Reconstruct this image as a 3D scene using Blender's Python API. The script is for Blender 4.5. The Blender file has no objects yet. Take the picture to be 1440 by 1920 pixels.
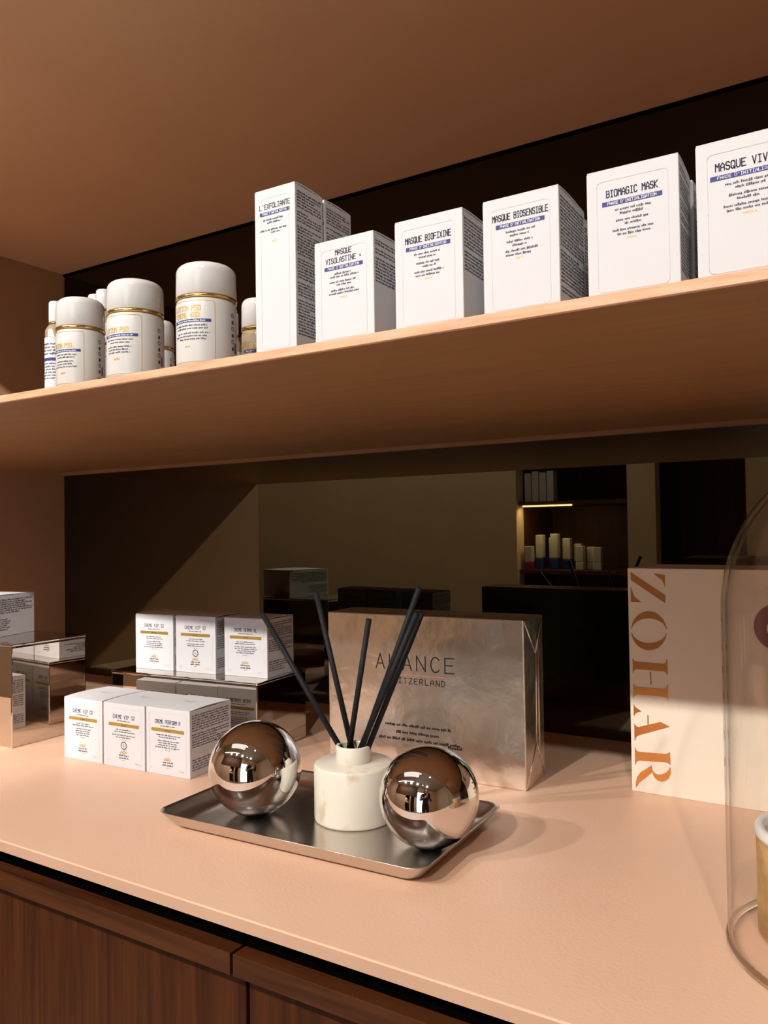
import bpy, bmesh, math, random
from mathutils import Vector, Matrix
PI = math.pi
C = bpy.context.scene.collection
SC = bpy.context.scene
ZC = 0.90                     # height of the countertop above the floor

# ------------------------------------------------------------------ camera
F, YAW, PITCH, ROLL = 1498.0, 0.55543, 0.02146, -0.01448
fw = Vector((-math.sin(YAW)*math.cos(PITCH), math.cos(YAW)*math.cos(PITCH), math.sin(PITCH)))
rt = Vector((math.cos(YAW), math.sin(YAW), 0)); up = rt.cross(fw)
r2 = math.cos(ROLL)*rt + math.sin(ROLL)*up
u2 = -math.sin(ROLL)*rt + math.cos(ROLL)*up
cd = bpy.data.cameras.new('camera'); co = bpy.data.objects.new('camera', cd); C.objects.link(co)
cd.sensor_fit = 'HORIZONTAL'; cd.sensor_width = 36.0; cd.lens = 36.0*F/1440.0
cd.clip_start = 0.02; cd.clip_end = 60
m = Matrix.Identity(4)
for i in range(3):
    m[i][0], m[i][1], m[i][2] = r2[i], u2[i], -fw[i]
m[0][3], m[1][3], m[2][3] = 0.0, 0.0, ZC+0.24
co.matrix_world = m
SC.camera = co

# ------------------------------------------------------------------ exposure, world, lights
SC.view_settings.view_transform = 'Standard'; SC.view_settings.look = 'None'
SC.view_settings.gamma = 1.0; SC.view_settings.use_curve_mapping = False
SC.view_settings.exposure = 0.0
w = bpy.data.worlds.new('world'); SC.world = w; w.use_nodes = True
w.node_tree.nodes['Background'].inputs[0].default_value = (0.9, 0.8, 0.7, 1)
w.node_tree.nodes['Background'].inputs[1].default_value = 0.0
SC.cycles.max_bounces = 12; SC.cycles.transparent_max_bounces = 16
SC.cycles.sample_clamp_indirect = 4.0
SPOT_W, SPOT_COL = 99.0, (1.0, 0.95, 0.89)
SPOTS = [(-1.95, -1.52), (-1.15, -1.52), (-0.45, -1.52), (0.12, -1.52), (0.62, -1.52)]
SPOT_GAIN = [1.12, 1.12, 1.35, 2.8, 0.85]
SPOT_Z = ZC+1.79
FILL_W, FILL_COL = 3.0, (1.0, 0.90, 0.80)

def lamp_spot(name, loc, target, watt, col, angle, radius, parent=None):
    l = bpy.data.lights.new(name, 'SPOT'); l.energy = watt; l.color = col
    l.spot_size = angle; l.spot_blend = 0.35; l.shadow_soft_size = radius
    o = bpy.data.objects.new(name, l); C.objects.link(o); o.location = loc
    d = Vector(target)-Vector(loc); o.rotation_euler = d.to_track_quat('-Z', 'Y').to_euler()
    if parent: o.parent = parent
    return o
BOUNCE = [(-1.25, -0.42), (-0.45, -0.42), (0.35, -0.42)]; BOUNCE_W = 330.0  # unseen ceiling lamps added so floor bounce brightens the niche top
def lamp_area(name, loc, rot, sx, sy, watt, col):
    l = bpy.data.lights.new(name, 'AREA'); l.shape = 'RECTANGLE'; l.size = sx; l.size_y = sy
    l.energy = watt; l.color = col
    o = bpy.data.objects.new(name, l); C.objects.link(o); o.location = loc; o.rotation_euler = rot
    return o
AIMS = [(0.45*sx-0.38, 0.62, ZC+0.20) for sx, sy in SPOTS[:3]]+[(-1.217, 0.55, ZC+0.12), (-0.35, 0.6, ZC+0.25)]
CONES = [62, 62, 62, 21, 50]
for (sx, sy), g, aim, cone in zip(SPOTS, SPOT_GAIN, AIMS, CONES):
    lamp_spot('track_spot_lamp', (sx, sy, SPOT_Z), aim, SPOT_W*g, SPOT_COL, math.radians(cone), 0.03)
for dx, dy in BOUNCE:
    lamp_spot('bounce_lamp', (dx, dy, ZC+1.885), (dx, dy, 0), BOUNCE_W, SPOT_COL, math.radians(26), 0.03)
lamp_area('fill_lamp', (-1.3, -0.55, ZC+1.88), (0, 0, 0), 1.6, 0.5, FILL_W, FILL_COL)  # unseen area lamp added as soft room fill
lamp_area('wall_fill_lamp', (-2.2, -1.35, ZC+1.86), (math.radians(-38), 0, 0), 2.6, 0.15, 27.0, (1.0, 0.90, 0.78))  # unseen lamp added to brighten the opposite wall in the mirror

# ------------------------------------------------------------------ materials
def s2l(c):
    return tuple(((v/255)/12.92 if v/255 <= 0.04045 else ((v/255+0.055)/1.055)**2.4) for v in c)
def mat(name, rgb, rough=0.5, metal=0.0, spec=0.5, **k):
    mm = bpy.data.materials.new(name); mm.use_nodes = True
    b = mm.node_tree.nodes['Principled BSDF']
    b.inputs['Base Color'].default_value = (*rgb, 1); b.inputs['Roughness'].default_value = rough
    b.inputs['Metallic'].default_value = metal; b.inputs['Specular IOR Level'].default_value = spec
    for kk, v in k.items(): b.inputs[kk].default_value = v
    mm.diffuse_color = (*rgb, 1)
    return mm
def nodes(mm): return mm.node_tree.nodes, mm.node_tree.links, mm.node_tree.nodes['Principled BSDF']
def noise_color(mm, c1, c2, scale=(1, 1, 1), nscale=5.0, detail=6, lo=0.35, hi=0.65, bump=0.0, bscale=300.0, bdist=0.001):
    N, L, b = nodes(mm)
    tc = N.new('ShaderNodeTexCoord'); mp = N.new('ShaderNodeMapping'); mp.inputs['Scale'].default_value = scale
    no = N.new('ShaderNodeTexNoise'); no.inputs['Scale'].default_value = nscale; no.inputs['Detail'].default_value = detail
    cr = N.new('ShaderNodeValToRGB')
    cr.color_ramp.elements[0].position = lo; cr.color_ramp.elements[0].color = (*c1, 1)
    cr.color_ramp.elements[1].position = hi; cr.color_ramp.elements[1].color = (*c2, 1)
    L.new(tc.outputs['Object'], mp.inputs['Vector']); L.new(mp.outputs['Vector'], no.inputs['Vector'])
    L.new(no.outputs['Fac'], cr.inputs['Fac']); L.new(cr.outputs['Color'], b.inputs['Base Color'])
    if bump:
        n2 = N.new('ShaderNodeTexNoise'); n2.inputs['Scale'].default_value = bscale; n2.inputs['Detail'].default_value = 4
        bp = N.new('ShaderNodeBump'); bp.inputs['Strength'].default_value = bump; bp.inputs['Distance'].default_value = bdist
        L.new(tc.outputs['Object'], n2.inputs['Vector']); L.new(n2.outputs['Fac'], bp.inputs['Height'])
        L.new(bp.outputs['Normal'], b.inputs['Normal'])
    return mm
TAN = (0.60, 0.375, 0.245)
M = {}
M['counter'] = noise_color(mat('counter_laminate', TAN, 0.42, spec=0.45), (0.675, 0.42, 0.285), (0.715, 0.46, 0.325), (1, 1, 1), 9, 6, 0.3, 0.7, 0.25, 420, 0.0006)
M['counter_front_shade'] = noise_color(mat('counter_laminate_shaded', TAN, 0.5, spec=0.3), (0.47, 0.285, 0.195), (0.51, 0.315, 0.215), (1, 1, 1), 9, 6, 0.3, 0.7, 0.2, 420, 0.0005)  # front-face copy of the laminate, its shade put into the colour
M['niche'] = noise_color(mat('tan_panel', TAN, 0.5, spec=0.4), (0.67, 0.435, 0.29), (0.73, 0.475, 0.32), (1, 1, 1), 4, 6, 0.3, 0.7, 0.1, 500, 0.0004)
M['niche_shaded'] = noise_color(mat('tan_panel_shaded', TAN, 0.5, spec=0.3), (0.35, 0.195, 0.105), (0.41, 0.23, 0.125), (1, 1, 1), 4, 6, 0.3, 0.7, 0.1, 500, 0.0004)  # niche tan darkened, the left panel's shade put into the colour
M['plaster'] = noise_color(mat('taupe_plaster', (0.5, 0.4, 0.3), 0.75), (0.72, 0.55, 0.39), (0.78, 0.60, 0.43), (1, 1, 1), 3, 6, 0.3, 0.7)
M['room_ceiling'] = mat('room_ceiling_paint', (0.36, 0.28, 0.21), 0.8)
M['room_floor'] = noise_color(mat('floor_stone', (0.2, 0.14, 0.1), 0.45), (0.46, 0.38, 0.30), (0.54, 0.45, 0.36), (1, 1, 1), 3, 6)
def wood(name, c1, c2, scale, rough=0.4, ns=4.0, spec=0.4):
    return noise_color(mat(name, c1, rough, spec=spec), c1, c2, scale, ns, 8, 0.32, 0.68, 0.12, 200, 0.0004)
M['shelf_oak'] = wood('shelf_veneer', (0.27, 0.138, 0.060), (0.325, 0.168, 0.078), (1.2, 22, 22), 0.42, 5)
M['edge_oak'] = wood('shelf_edging_oak', (0.55, 0.31, 0.18), (0.70, 0.43, 0.27), (6, 60, 60), 0.5, 5)
M['walnut_v'] = wood('walnut_vertical', (0.029, 0.0068, 0.0016), (0.066, 0.0182, 0.0047), (60, 60, 2.2), 0.5, 3, 0.12)
M['walnut_h'] = wood('walnut_horizontal', (0.031, 0.0080, 0.0021), (0.070, 0.0205, 0.0057), (2.5, 60, 60), 0.45, 3, 0.18)
M['black'] = mat('recess_black', (0.0015, 0.001, 0.001), 0.9, spec=0.0)
M['dark_wood'] = wood('alcove_wood', (0.07, 0.026, 0.010), (0.12, 0.045, 0.018), (30, 30, 1.5), 0.5, 3)
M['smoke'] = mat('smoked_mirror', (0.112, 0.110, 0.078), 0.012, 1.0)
M['smoke_dimmed'] = mat('smoked_mirror_dimmed', (0.055, 0.050, 0.040), 0.012, 1.0)  # dim upper reflection put into a darker copy of the mirror tint
M['steel_mirror'] = mat('polished_steel_mirror', (0.62, 0.565, 0.51), 0.025, 1.0)
M['chrome'] = mat('chromed_ball', (0.76, 0.745, 0.735), 0.035, 1.0)
# brushed stainless tray
t = mat('brushed_stainless', (0.62, 0.58, 0.54), 0.17, 1.0); M['tray'] = t
N, L, b = nodes(t)
tc = N.new('ShaderNodeTexCoord'); mp = N.new('ShaderNodeMapping'); mp.inputs['Scale'].default_value = (6, 260, 6)
no = N.new('ShaderNodeTexNoise'); no.inputs['Scale'].default_value = 3; no.inputs['Detail'].default_value = 5
rm = N.new('ShaderNodeMapRange'); rm.inputs['To Min'].default_value = 0.16; rm.inputs['To Max'].default_value = 0.32
L.new(tc.outputs['Object'], mp.inputs['Vector']); L.new(mp.outputs['Vector'], no.inputs['Vector'])
L.new(no.outputs['Fac'], rm.inputs['Value']); L.new(rm.outputs['Result'], b.inputs['Roughness'])
# silver foil wrapping
t = mat('silver_foil', (0.84, 0.77, 0.70), 0.27, 1.0); M['foil'] = t
N, L, b = nodes(t)
tc = N.new('ShaderNodeTexCoord')
n1 = N.new('ShaderNodeTexNoise'); n1.inputs['Scale'].default_value = 16; n1.inputs['Detail'].default_value = 3
n2 = N.new('ShaderNodeTexNoise'); n2.inputs['Scale'].default_value = 260; n2.inputs['Detail'].default_value = 3
b1 = N.new('ShaderNodeBump'); b1.inputs['Strength'].default_value = 0.6; b1.inputs['Distance'].default_value = 0.006
b2 = N.new('ShaderNodeBump'); b2.inputs['Strength'].default_value = 0.35; b2.inputs['Distance'].default_value = 0.0004
L.new(tc.outputs['Object'], n1.inputs['Vector']); L.new(tc.outputs['Object'], n2.inputs['Vector'])
L.new(n1.outputs['Fac'], b1.inputs['Height']); L.new(n2.outputs['Fac'], b2.inputs['Height'])
L.new(b1.outputs['Normal'], b2.inputs['Normal']); L.new(b2.outputs['Normal'], b.inputs['Normal'])
M['carton'] = mat('white_carton', (0.61, 0.60, 0.615), 0.6, spec=0.2)
M['emboss'] = mat('white_carton_emboss', (0.575, 0.565, 0.58), 0.55)
M['cream_carton'] = mat('cream_carton', (0.76, 0.675, 0.56), 0.55, spec=0.25)
M['navy'] = mat('navy_ink', (0.018, 0.018, 0.045), 0.6, spec=0.2)
M['ink'] = mat('grey_ink', (0.075, 0.07, 0.10), 0.6, spec=0.2)
M['pale_ink'] = mat('pale_grey_ink', (0.50, 0.49, 0.50), 0.6)
M['blue_bar'] = mat('blue_band_ink', (0.035, 0.04, 0.19), 0.5, spec=0.25)
M['white_ink'] = mat('white_ink', (0.8, 0.8, 0.85), 0.6)
M['gold_ink'] = mat('gold_ink', (0.60, 0.40, 0.10), 0.4, 0.3)
M['gold_bar'] = mat('gold_band', (0.46, 0.30, 0.05), 0.35, 0.45)
M['gold'] = mat('gold_metal', (0.83, 0.58, 0.22), 0.16, 1.0)
M['plastic'] = mat('white_glossy_plastic', (0.65, 0.635, 0.62), 0.16, spec=0.5)
M['plastic_body'] = mat('white_satin_plastic', (0.61, 0.59, 0.565), 0.30, spec=0.5)
M['copper'] = mat('copper_foil', (0.80, 0.36, 0.12), 0.22, 1.0)
M['reed'] = noise_color(mat('black_reed', (0.008, 0.008, 0.009), 0.6, spec=0.2), (0.005, 0.005, 0.006), (0.016, 0.016, 0.018), (1, 1, 1), 700, 4, 0.3, 0.7, 0.4, 900, 0.0004)
M['marble'] = noise_color(mat('cream_marble', (0.8, 0.74, 0.64), 0.28), (0.52, 0.38, 0.24), (0.70, 0.635, 0.535), (1, 1, 0.7), 55, 7, 0.28, 0.43)
M['rose_ink'] = mat('rose_line_ink', (0.45, 0.16, 0.11), 0.5)
M['black_ink'] = mat('black_ink', (0.012, 0.012, 0.014), 0.6, spec=0.2)
M['beige'] = mat('tinted_lotion_body', (0.42, 0.33, 0.23), 0.12, spec=0.5, **{'Transmission Weight': 0.25})
M['plum'] = mat('plum_print', (0.20, 0.045, 0.085), 0.5)
M['cork'] = noise_color(mat('gold_cork', (0.5, 0.3, 0.08), 0.45), (0.34, 0.19, 0.06), (0.52, 0.33, 0.125), (1, 1, 1), 70, 6, 0.35, 0.62, 0.6, 120, 0.0015)
M['ceramic'] = mat('white_ceramic', (0.78, 0.76, 0.74), 0.22)
M['wax'] = mat('cream_wax', (0.66, 0.55, 0.42), 0.5)
M['metal_dark'] = mat('black_metal', (0.02, 0.02, 0.02), 0.4, 0.6)
M['blue_pack'] = mat('blue_pack', (0.015, 0.05, 0.22), 0.45)
M['red_pack'] = mat('red_pack', (0.35, 0.03, 0.02), 0.45)
# thin clear glass: mostly see-through, mirror-like towards grazing angles
def clear_glass(name, tint, edge):
    g = bpy.data.materials.new(name); g.use_nodes = True; N, L = g.node_tree.nodes, g.node_tree.links
    N.remove(N['Principled BSDF']); out = N['Material Output']
    tr = N.new('ShaderNodeBsdfTransparent'); tr.inputs[0].default_value = (*tint, 1)
    gl = N.new('ShaderNodeBsdfGlossy'); gl.inputs[0].default_value = (1, 1, 1, 1); gl.inputs['Roughness'].default_value = 0.02
    lw = N.new('ShaderNodeLayerWeight'); lw.inputs['Blend'].default_value = 0.5
    pw = N.new('ShaderNodeMath'); pw.operation = 'POWER'; pw.inputs[1].default_value = edge
    ma = N.new('ShaderNodeMath'); ma.operation = 'MULTIPLY_ADD'; ma.inputs[1].default_value = 0.85; ma.inputs[2].default_value = 0.035
    L.new(lw.outputs['Facing'], pw.inputs[0]); L.new(pw.outputs[0], ma.inputs[0])
    fr = ma
    p2 = N.new('ShaderNodeMath'); p2.operation = 'POWER'; p2.inputs[1].default_value = 9.0
    mc = N.new('ShaderNodeMix'); mc.data_type = 'RGBA'; mc.inputs[6].default_value = (*tint, 1); mc.inputs[7].default_value = (0.30, 0.29, 0.27, 1)
    L.new(lw.outputs['Facing'], p2.inputs[0]); L.new(p2.outputs[0], mc.inputs[0]); L.new(mc.outputs[2], tr.inputs[0])
    mx = N.new('ShaderNodeMixShader'); L.new(fr.outputs[0], mx.inputs[0]); L.new(tr.outputs[0], mx.inputs[1]); L.new(gl.outputs[0], mx.inputs[2])
    L.new(mx.outputs[0], out.inputs['Surface']); return g
M['glass'] = clear_glass('clear_glass', (0.985, 0.98, 0.972), 7.0)
M['amber'] = clear_glass('tinted_lotion', (0.86, 0.78, 0.66), 5.0)
M['solid_glass'] = mat('solid_glass', (0.97, 0.97, 0.96), 0.0, **{'Transmission Weight': 1.0, 'IOR': 1.45})
def emit(name, col, s):
    g = bpy.data.materials.new(name); g.use_nodes = True; N, L = g.node_tree.nodes, g.node_tree.links
    N.remove(N['Principled BSDF']); e = N.new('ShaderNodeEmission'); e.inputs[0].default_value = (*col, 1); e.inputs[1].default_value = s
    L.new(e.outputs[0], N['Material Output'].inputs['Surface']); return g
M['led'] = emit('warm_led', (1.0, 0.62, 0.30), 18.0)
M['day'] = emit('daylight_pane', (0.82, 0.92, 1.0), 3.4)
M['lamp_face'] = emit('lamp_face', (1.0, 0.86, 0.68), 30.0)

# ------------------------------------------------------------------ helpers
def link(name, bm, mats, parent=None, loc=None, rotz=0.0, smooth=False):
    me = bpy.data.meshes.new(name); bm.to_mesh(me); bm.free()
    for x in (mats if isinstance(mats, (list, tuple)) else [mats]): me.materials.append(M[x])
    if smooth:
        for p in me.polygons: p.use_smooth = True
    o = bpy.data.objects.new(name, me); C.objects.link(o)
    if parent: o.parent = parent
    if loc is not None: o.location = loc
    o.rotation_euler[2] = rotz
    return o
def tag(o, label=None, cat=None, group=None, kind=None):
    if label: o['label'] = label
    if cat: o['category'] = cat
    if group: o['group'] = group
    if kind: o['kind'] = kind
    return o
def thing(name, label, cat, loc, rotz=0.0, group=None):
    o = bpy.data.objects.new(name, None); C.objects.link(o); o.location = loc; o.rotation_euler[2] = rotz
    o.empty_display_size = 0.02
    return tag(o, label, cat, group)
def copy_tree(o, parent=None):
    c = o.copy(); C.objects.link(c)
    if parent: c.parent = parent
    for ch in list(o.children): copy_tree(ch, c)
    return c
def abox(bm, a, b_, bev=0.0, seg=2, mi=0):
    x0, y0, z0 = a; x1, y1, z1 = b_
    v = [bm.verts.new(p) for p in ((x0,y0,z0),(x1,y0,z0),(x1,y1,z0),(x0,y1,z0),(x0,y0,z1),(x1,y0,z1),(x1,y1,z1),(x0,y1,z1))]
    fs = [bm.faces.new([v[i] for i in q]) for q in ((3,2,1,0),(4,5,6,7),(0,1,5,4),(1,2,6,5),(2,3,7,6),(3,0,4,7))]
    for f in fs: f.material_index = mi
    if bev:
        es = set(e for f in fs for e in f.edges)
        bmesh.ops.bevel(bm, geom=list(es), offset=bev, segments=seg, affect='EDGES', profile=0.5)
def box_obj(name, a, b_, mats, parent=None, bev=0.0, seg=2, loc=None, rotz=0.0):
    bm = bmesh.new(); abox(bm, a, b_, bev, seg); return link(name, bm, mats, parent, loc, rotz)
def struct(name, a, b_, mats, bev=0.0):
    return tag(box_obj(name, a, b_, mats, None, bev), kind='structure')
def lathe(bm, prof, n=64, mi=0, cap0=True, cap1=True, cx=0.0, cy=0.0):
    rings = []
    for r, z in prof:
        rings.append([bm.verts.new((cx+r*math.cos(2*PI*i/n), cy+r*math.sin(2*PI*i/n), z)) for i in range(n)])
    for a, b_ in zip(rings, rings[1:]):
        for i in range(n):
            f = bm.faces.new((a[i], a[(i+1) % n], b_[(i+1) % n], b_[i])); f.material_index = mi; f.smooth = True
    if cap0: f = bm.faces.new(rings[0][::-1]); f.material_index = mi
    if cap1: f = bm.faces.new(rings[-1]); f.material_index = mi
def tube(bm, p0, p1, r, n=12, mi=0, r1=None):
    p0, p1 = Vector(p0), Vector(p1); d = (p1-p0).normalized(); r1 = r if r1 is None else r1
    a = d.orthogonal().normalized(); c = d.cross(a)
    R = [[bm.verts.new(p+rr*(math.cos(2*PI*i/n)*a+math.sin(2*PI*i/n)*c)) for i in range(n)] for p, rr in ((p0, r), (p1, r1))]
    for i in range(n):
        f = bm.faces.new((R[0][i], R[0][(i+1) % n], R[1][(i+1) % n], R[1][i])); f.smooth = True; f.material_index = mi
    bm.faces.new(R[0][::-1]).material_index = mi; bm.faces.new(R[1]).material_index = mi
def poly(bm, pts, mi=0):
    f = bm.faces.new([bm.verts.new(p) for p in pts]); f.material_index = mi; return f
def arc(a0, a1, r, cx, cz, n=8):
    return [(cx+r*math.cos(a0+(a1-a0)*i/n), cz+r*math.sin(a0+(a1-a0)*i/n)) for i in range(n+1)]

# ------------------------------------------------------------------ lettering: a single-stroke monospace alphabet on a 4 x 6 grid
G = {
'A': [[(0,0),(0,4),(2,6),(4,4),(4,0)],[(0,2.4),(4,2.4)]], 'B': [[(0,0),(0,6),(3,6),(4,5),(4,4),(3,3.2),(0,3.2)],[(3,3.2),(4,2.2),(4,1),(3,0),(0,0)]],
'C': [[(4,5),(3,6),(1,6),(0,5),(0,1),(1,0),(3,0),(4,1)]], 'D': [[(0,0),(0,6),(2.6,6),(4,4.4),(4,1.6),(2.6,0),(0,0)]],
'E': [[(4,6),(0,6),(0,0),(4,0)],[(0,3.1),(3.2,3.1)]], 'F': [[(4,6),(0,6),(0,0)],[(0,3.1),(3.2,3.1)]],
'G': [[(4,5),(3,6),(1,6),(0,5),(0,1),(1,0),(3,0),(4,1),(4,3),(2.4,3)]], 'H': [[(0,0),(0,6)],[(4,0),(4,6)],[(0,3.1),(4,3.1)]],
'I': [[(0.6,6),(3.4,6)],[(2,6),(2,0)],[(0.6,0),(3.4,0)]], 'J': [[(1,6),(4,6)],[(3,6),(3,1),(2,0),(1,0),(0,1)]],
'K': [[(0,0),(0,6)],[(4,6),(0,3),(4,0)]], 'L': [[(0,6),(0,0),(4,0)]], 'M': [[(0,0),(0,6),(2,3.4),(4,6),(4,0)]],
'N': [[(0,0),(0,6),(4,0),(4,6)]], 'O': [[(1,6),(3,6),(4,5),(4,1),(3,0),(1,0),(0,1),(0,5),(1,6)]],
'P': [[(0,0),(0,6),(3,6),(4,5),(4,4),(3,3),(0,3)]], 'Q': [[(1,6),(3,6),(4,5),(4,1),(3,0),(1,0),(0,1),(0,5),(1,6)],[(2.4,1.6),(4.2,-0.4)]],
'R': [[(0,0),(0,6),(3,6),(4,5),(4,4),(3,3),(0,3)],[(1.8,3),(4,0)]], 'S': [[(4,5),(3,6),(1,6),(0,5),(0,4),(1,3.2),(3,2.9),(4,2),(4,1),(3,0),(1,0),(0,1)]],
'T': [[(0,6),(4,6)],[(2,6),(2,0)]], 'U': [[(0,6),(0,1),(1,0),(3,0),(4,1),(4,6)]], 'V': [[(0,6),(2,0),(4,6)]],
'W': [[(0,6),(0.8,0),(2,3),(3.2,0),(4,6)]], 'X': [[(0,6),(4,0)],[(4,6),(0,0)]], 'Y': [[(0,6),(2,3.2),(4,6)],[(2,3.2),(2,0)]],
'Z': [[(0,6),(4,6),(0,0),(4,0)]], '0': [[(1,6),(3,6),(4,5),(4,1),(3,0),(1,0),(0,1),(0,5),(1,6)]], '2': [[(0,5),(1,6),(3,6),(4,5),(4,4),(0,0),(4,0)]],
'4': [[(3,0),(3,6),(0,2),(4,2)]], '5': [[(4,6),(0,6),(0,3.4),(3,3.4),(4,2.4),(4,1),(3,0),(0,0)]], "'": [[(2,6),(2,4.4)]], '+': [[(1,3),(3,3)],[(2,2),(2,4)]], '-': [[(1,3),(3,3)]], '.': [[(1.8,0),(2.2,0)]],
}
G['a'] = [[(0,0),(2,6),(4,0)],[(0.7,2),(3.3,2)]]
G['c'] = [[(2.2+2.1*math.cos(math.radians(t)), 3+3*math.sin(math.radians(t))) for t in range(42, 320, 12)]]
def stroke(bm, a, b_, sw, mp, mi):
    d = Vector(b_)-Vector(a); l = d.length
    if l < 1e-9: return
    d /= l; n = Vector((-d.y, d.x))*sw/2; e = d*sw/2
    a2, b2 = Vector(a)-e, Vector(b_)+e
    poly(bm, [mp(*(a2-n)), mp(*(b2-n)), mp(*(b2+n)), mp(*(a2+n))], mi)
def text(bm, s, cu, v, h, mp, mi, sw=None, adv=None, left=False):
    """one line, centred on cu, baseline v, cap height h"""
    k = h/6; adv = adv or 5.6*k; sw = sw or 0.75*k; kx = min(k, adv*0.70/4)
    u0 = cu if left else cu-(len(s)*adv-(adv-4*kx))/2
    for i, ch in enumerate(s):
        for pl in G.get(ch, []):
            for p, q in zip(pl, pl[1:]):
                stroke(bm, (u0+i*adv+p[0]*kx, v+p[1]*k), (u0+i*adv+q[0]*kx, v+q[1]*k), sw, mp, mi)
def small_print(bm, u0, u1, v, h, mp, mi, rng, words=True):
    """a line of print too small to read: broken marks as wide as words"""
    u = u0; n = rng.randint(3, 8)
    while u < u1-0.4*h:
        wd = h*rng.uniform(0.28, 0.62)
        if u+wd > u1: break
        lo = v-rng.choice([0, 0, 0, 0.2])*h; hi = v+h*rng.choice([0.62, 0.66, 0.7, 1.0])
        poly(bm, [mp(u, lo), mp(u+wd, lo), mp(u+wd, hi), mp(u, hi)], mi)
        u += wd+h*0.16; n -= 1
        if n == 0: u += 0.55*h; n = rng.randint(3, 8)
def centred_print(bm, cu, wd, v, h, mp, mi, rng): small_print(bm, cu-wd/2, cu+wd/2, v, h, mp, mi, rng)
def bar(bm, u0, u1, v0, v1, mp, mi, n=1):
    for i in range(n):
        a, c = u0+(u1-u0)*i/n, u0+(u1-u0)*(i+1)/n
        poly(bm, [mp(a, v0), mp(c, v0), mp(c, v1), mp(a, v1)], mi)
def frame_line(bm, u0, u1, v0, v1, r, sw, mp, mi, skip_bottom=False):
    pts = []
    for cx, cy, a in ((u1-r, v0+r, -PI/2), (u1-r, v1-r, 0), (u0+r, v1-r, PI/2), (u0+r, v0+r, PI)):
        pts += [(cx+r*math.cos(a+PI/2*i/6), cy+r*math.sin(a+PI/2*i/6)) for i in range(7)]
    pts.append(pts[0])
    P2 = [pts[0]]
    for a, c in zip(pts, pts[1:]):
        d = math.dist(a, c); k = max(1, int(d/0.004))
        for i in range(1, k+1): P2.append((a[0]+(c[0]-a[0])*i/k, a[1]+(c[1]-a[1])*i/k))
    for a, c in zip(P2, P2[1:]): stroke(bm, a, c, sw, mp, mi)
def ring(bm, cu, cv, r, sw, mp, mi, n=24, sy=1.0):
    for i in range(n):
        a, c = 2*PI*i/n, 2*PI*(i+1)/n
        poly(bm, [mp(cu+(r-sw/2)*math.cos(a), cv+sy*(r-sw/2)*math.sin(a)), mp(cu+(r+sw/2)*math.cos(a), cv+sy*(r+sw/2)*math.sin(a)),
                  mp(cu+(r+sw/2)*math.cos(c), cv+sy*(r+sw/2)*math.sin(c)), mp(cu+(r-sw/2)*math.cos(c), cv+sy*(r-sw/2)*math.sin(c))], mi)
PR = 0.00012      # print sits this far proud of the card

# ------------------------------------------------------------------ room shell
YM, XL, XR = 0.8962, -1.2174, 1.25       # mirror plane, left panel, right panel
YF = 0.3772                               # front of counter
RZ = ZC+1.90                              # room ceiling
YB = -2.2                                 # opposite wall
struct('floor', (-4.2, -3.2, -0.05), (2.4, YM+0.2, 0), 'room_floor')
struct('ceiling', (-4.2, -3.2, RZ), (2.4, YM+0.2, RZ+0.05), 'room_ceiling')
struct('wall_back', (-4.2, YM+0.012, 0), (2.4, YM+0.12, RZ), 'plaster')
struct('wall_left', (-4.2, YF+0.003, 0), (XL, YM+0.011, RZ), 'niche_shaded')
struct('wall_right', (XR, YF+0.003, 0), (2.4, YM+0.011, RZ), 'niche')
struct('wall_far_left', (-4.3, -3.2, 0), (-4.2, YM+0.12, RZ), 'plaster')
struct('wall_far_right', (2.4, -3.2, 0), (2.5, YM+0.12, RZ), 'plaster')
# opposite wall with two wood-lined alcoves and a glazed shopfront
A1, A2, A3 = (-1.647, -1.061), (-0.925, -0.52), (-0.28, 0.62)
def wall_opp(n, x0, x1, z0, z1): struct(n, (x0, YB-0.10, z0), (x1, YB, z1), 'plaster')
wall_opp('wall_opposite_left', -4.2, A1[0], 0, RZ)
wall_opp('wall_opposite_pier', A1[1], A2[0], 0, RZ)
wall_opp('wall_opposite_middle', A2[1], A3[0], 0, RZ)
wall_opp('wall_opposite_right', A3[1], 2.4, 0, RZ)
wall_opp('wall_opposite_lintel', A3[0], A3[1], 2.25, RZ)
struct('wall_opposite_dark_slab', (-4.2, YB+0.0005, 1.62), (A3[0]-0.02, YB+0.03, RZ), 'dark_wood')  # dark slab added so the upper mirror reflects no lit wall
struct('wall_opposite_end', (-4.2, -3.3, 0), (2.4, -3.2, RZ), 'plaster')
for nm, (x0, x1) in (('wall_alcove_left', A1), ('wall_alcove_right', A2)):
    bm = bmesh.new()
    abox(bm, (x0-0.02, YB-0.58, 0), (x1+0.02, YB-0.56, RZ)); abox(bm, (x0-0.02, YB-0.56, 0), (x0, YB-0.101, RZ)); abox(bm, (x1, YB-0.56, 0), (x1+0.02, YB-0.101, RZ))
    tag(link(nm, bm, 'dark_wood'), kind='structure')
wn = thing('window_1', None, None, (0.17, YB-0.03, 0)); wn['kind'] = 'structure'
bm = bmesh.new()
for a, c in (((-0.45,-0.03,0),(-0.40,0.02,2.25)), ((0.40,-0.03,0),(0.45,0.02,2.25)), ((-0.4,-0.03,2.19),(0.4,0.02,2.25)), ((-0.4,-0.03,0),(0.4,0.02,0.1)), ((-0.02,-0.02,0.1),(0.02,0.015,2.19)), ((-0.4,-0.02,1.0),(-0.02,0.015,1.04)), ((0.02,-0.02,1.0),(0.4,0.015,1.04))):
    abox(bm, a, c)
link('window_frame', bm, 'metal_dark', wn)
box_obj('window_pane', (-0.40, -0.012, 0.1), (0.40, -0.004, 2.19), 'day', wn)

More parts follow.
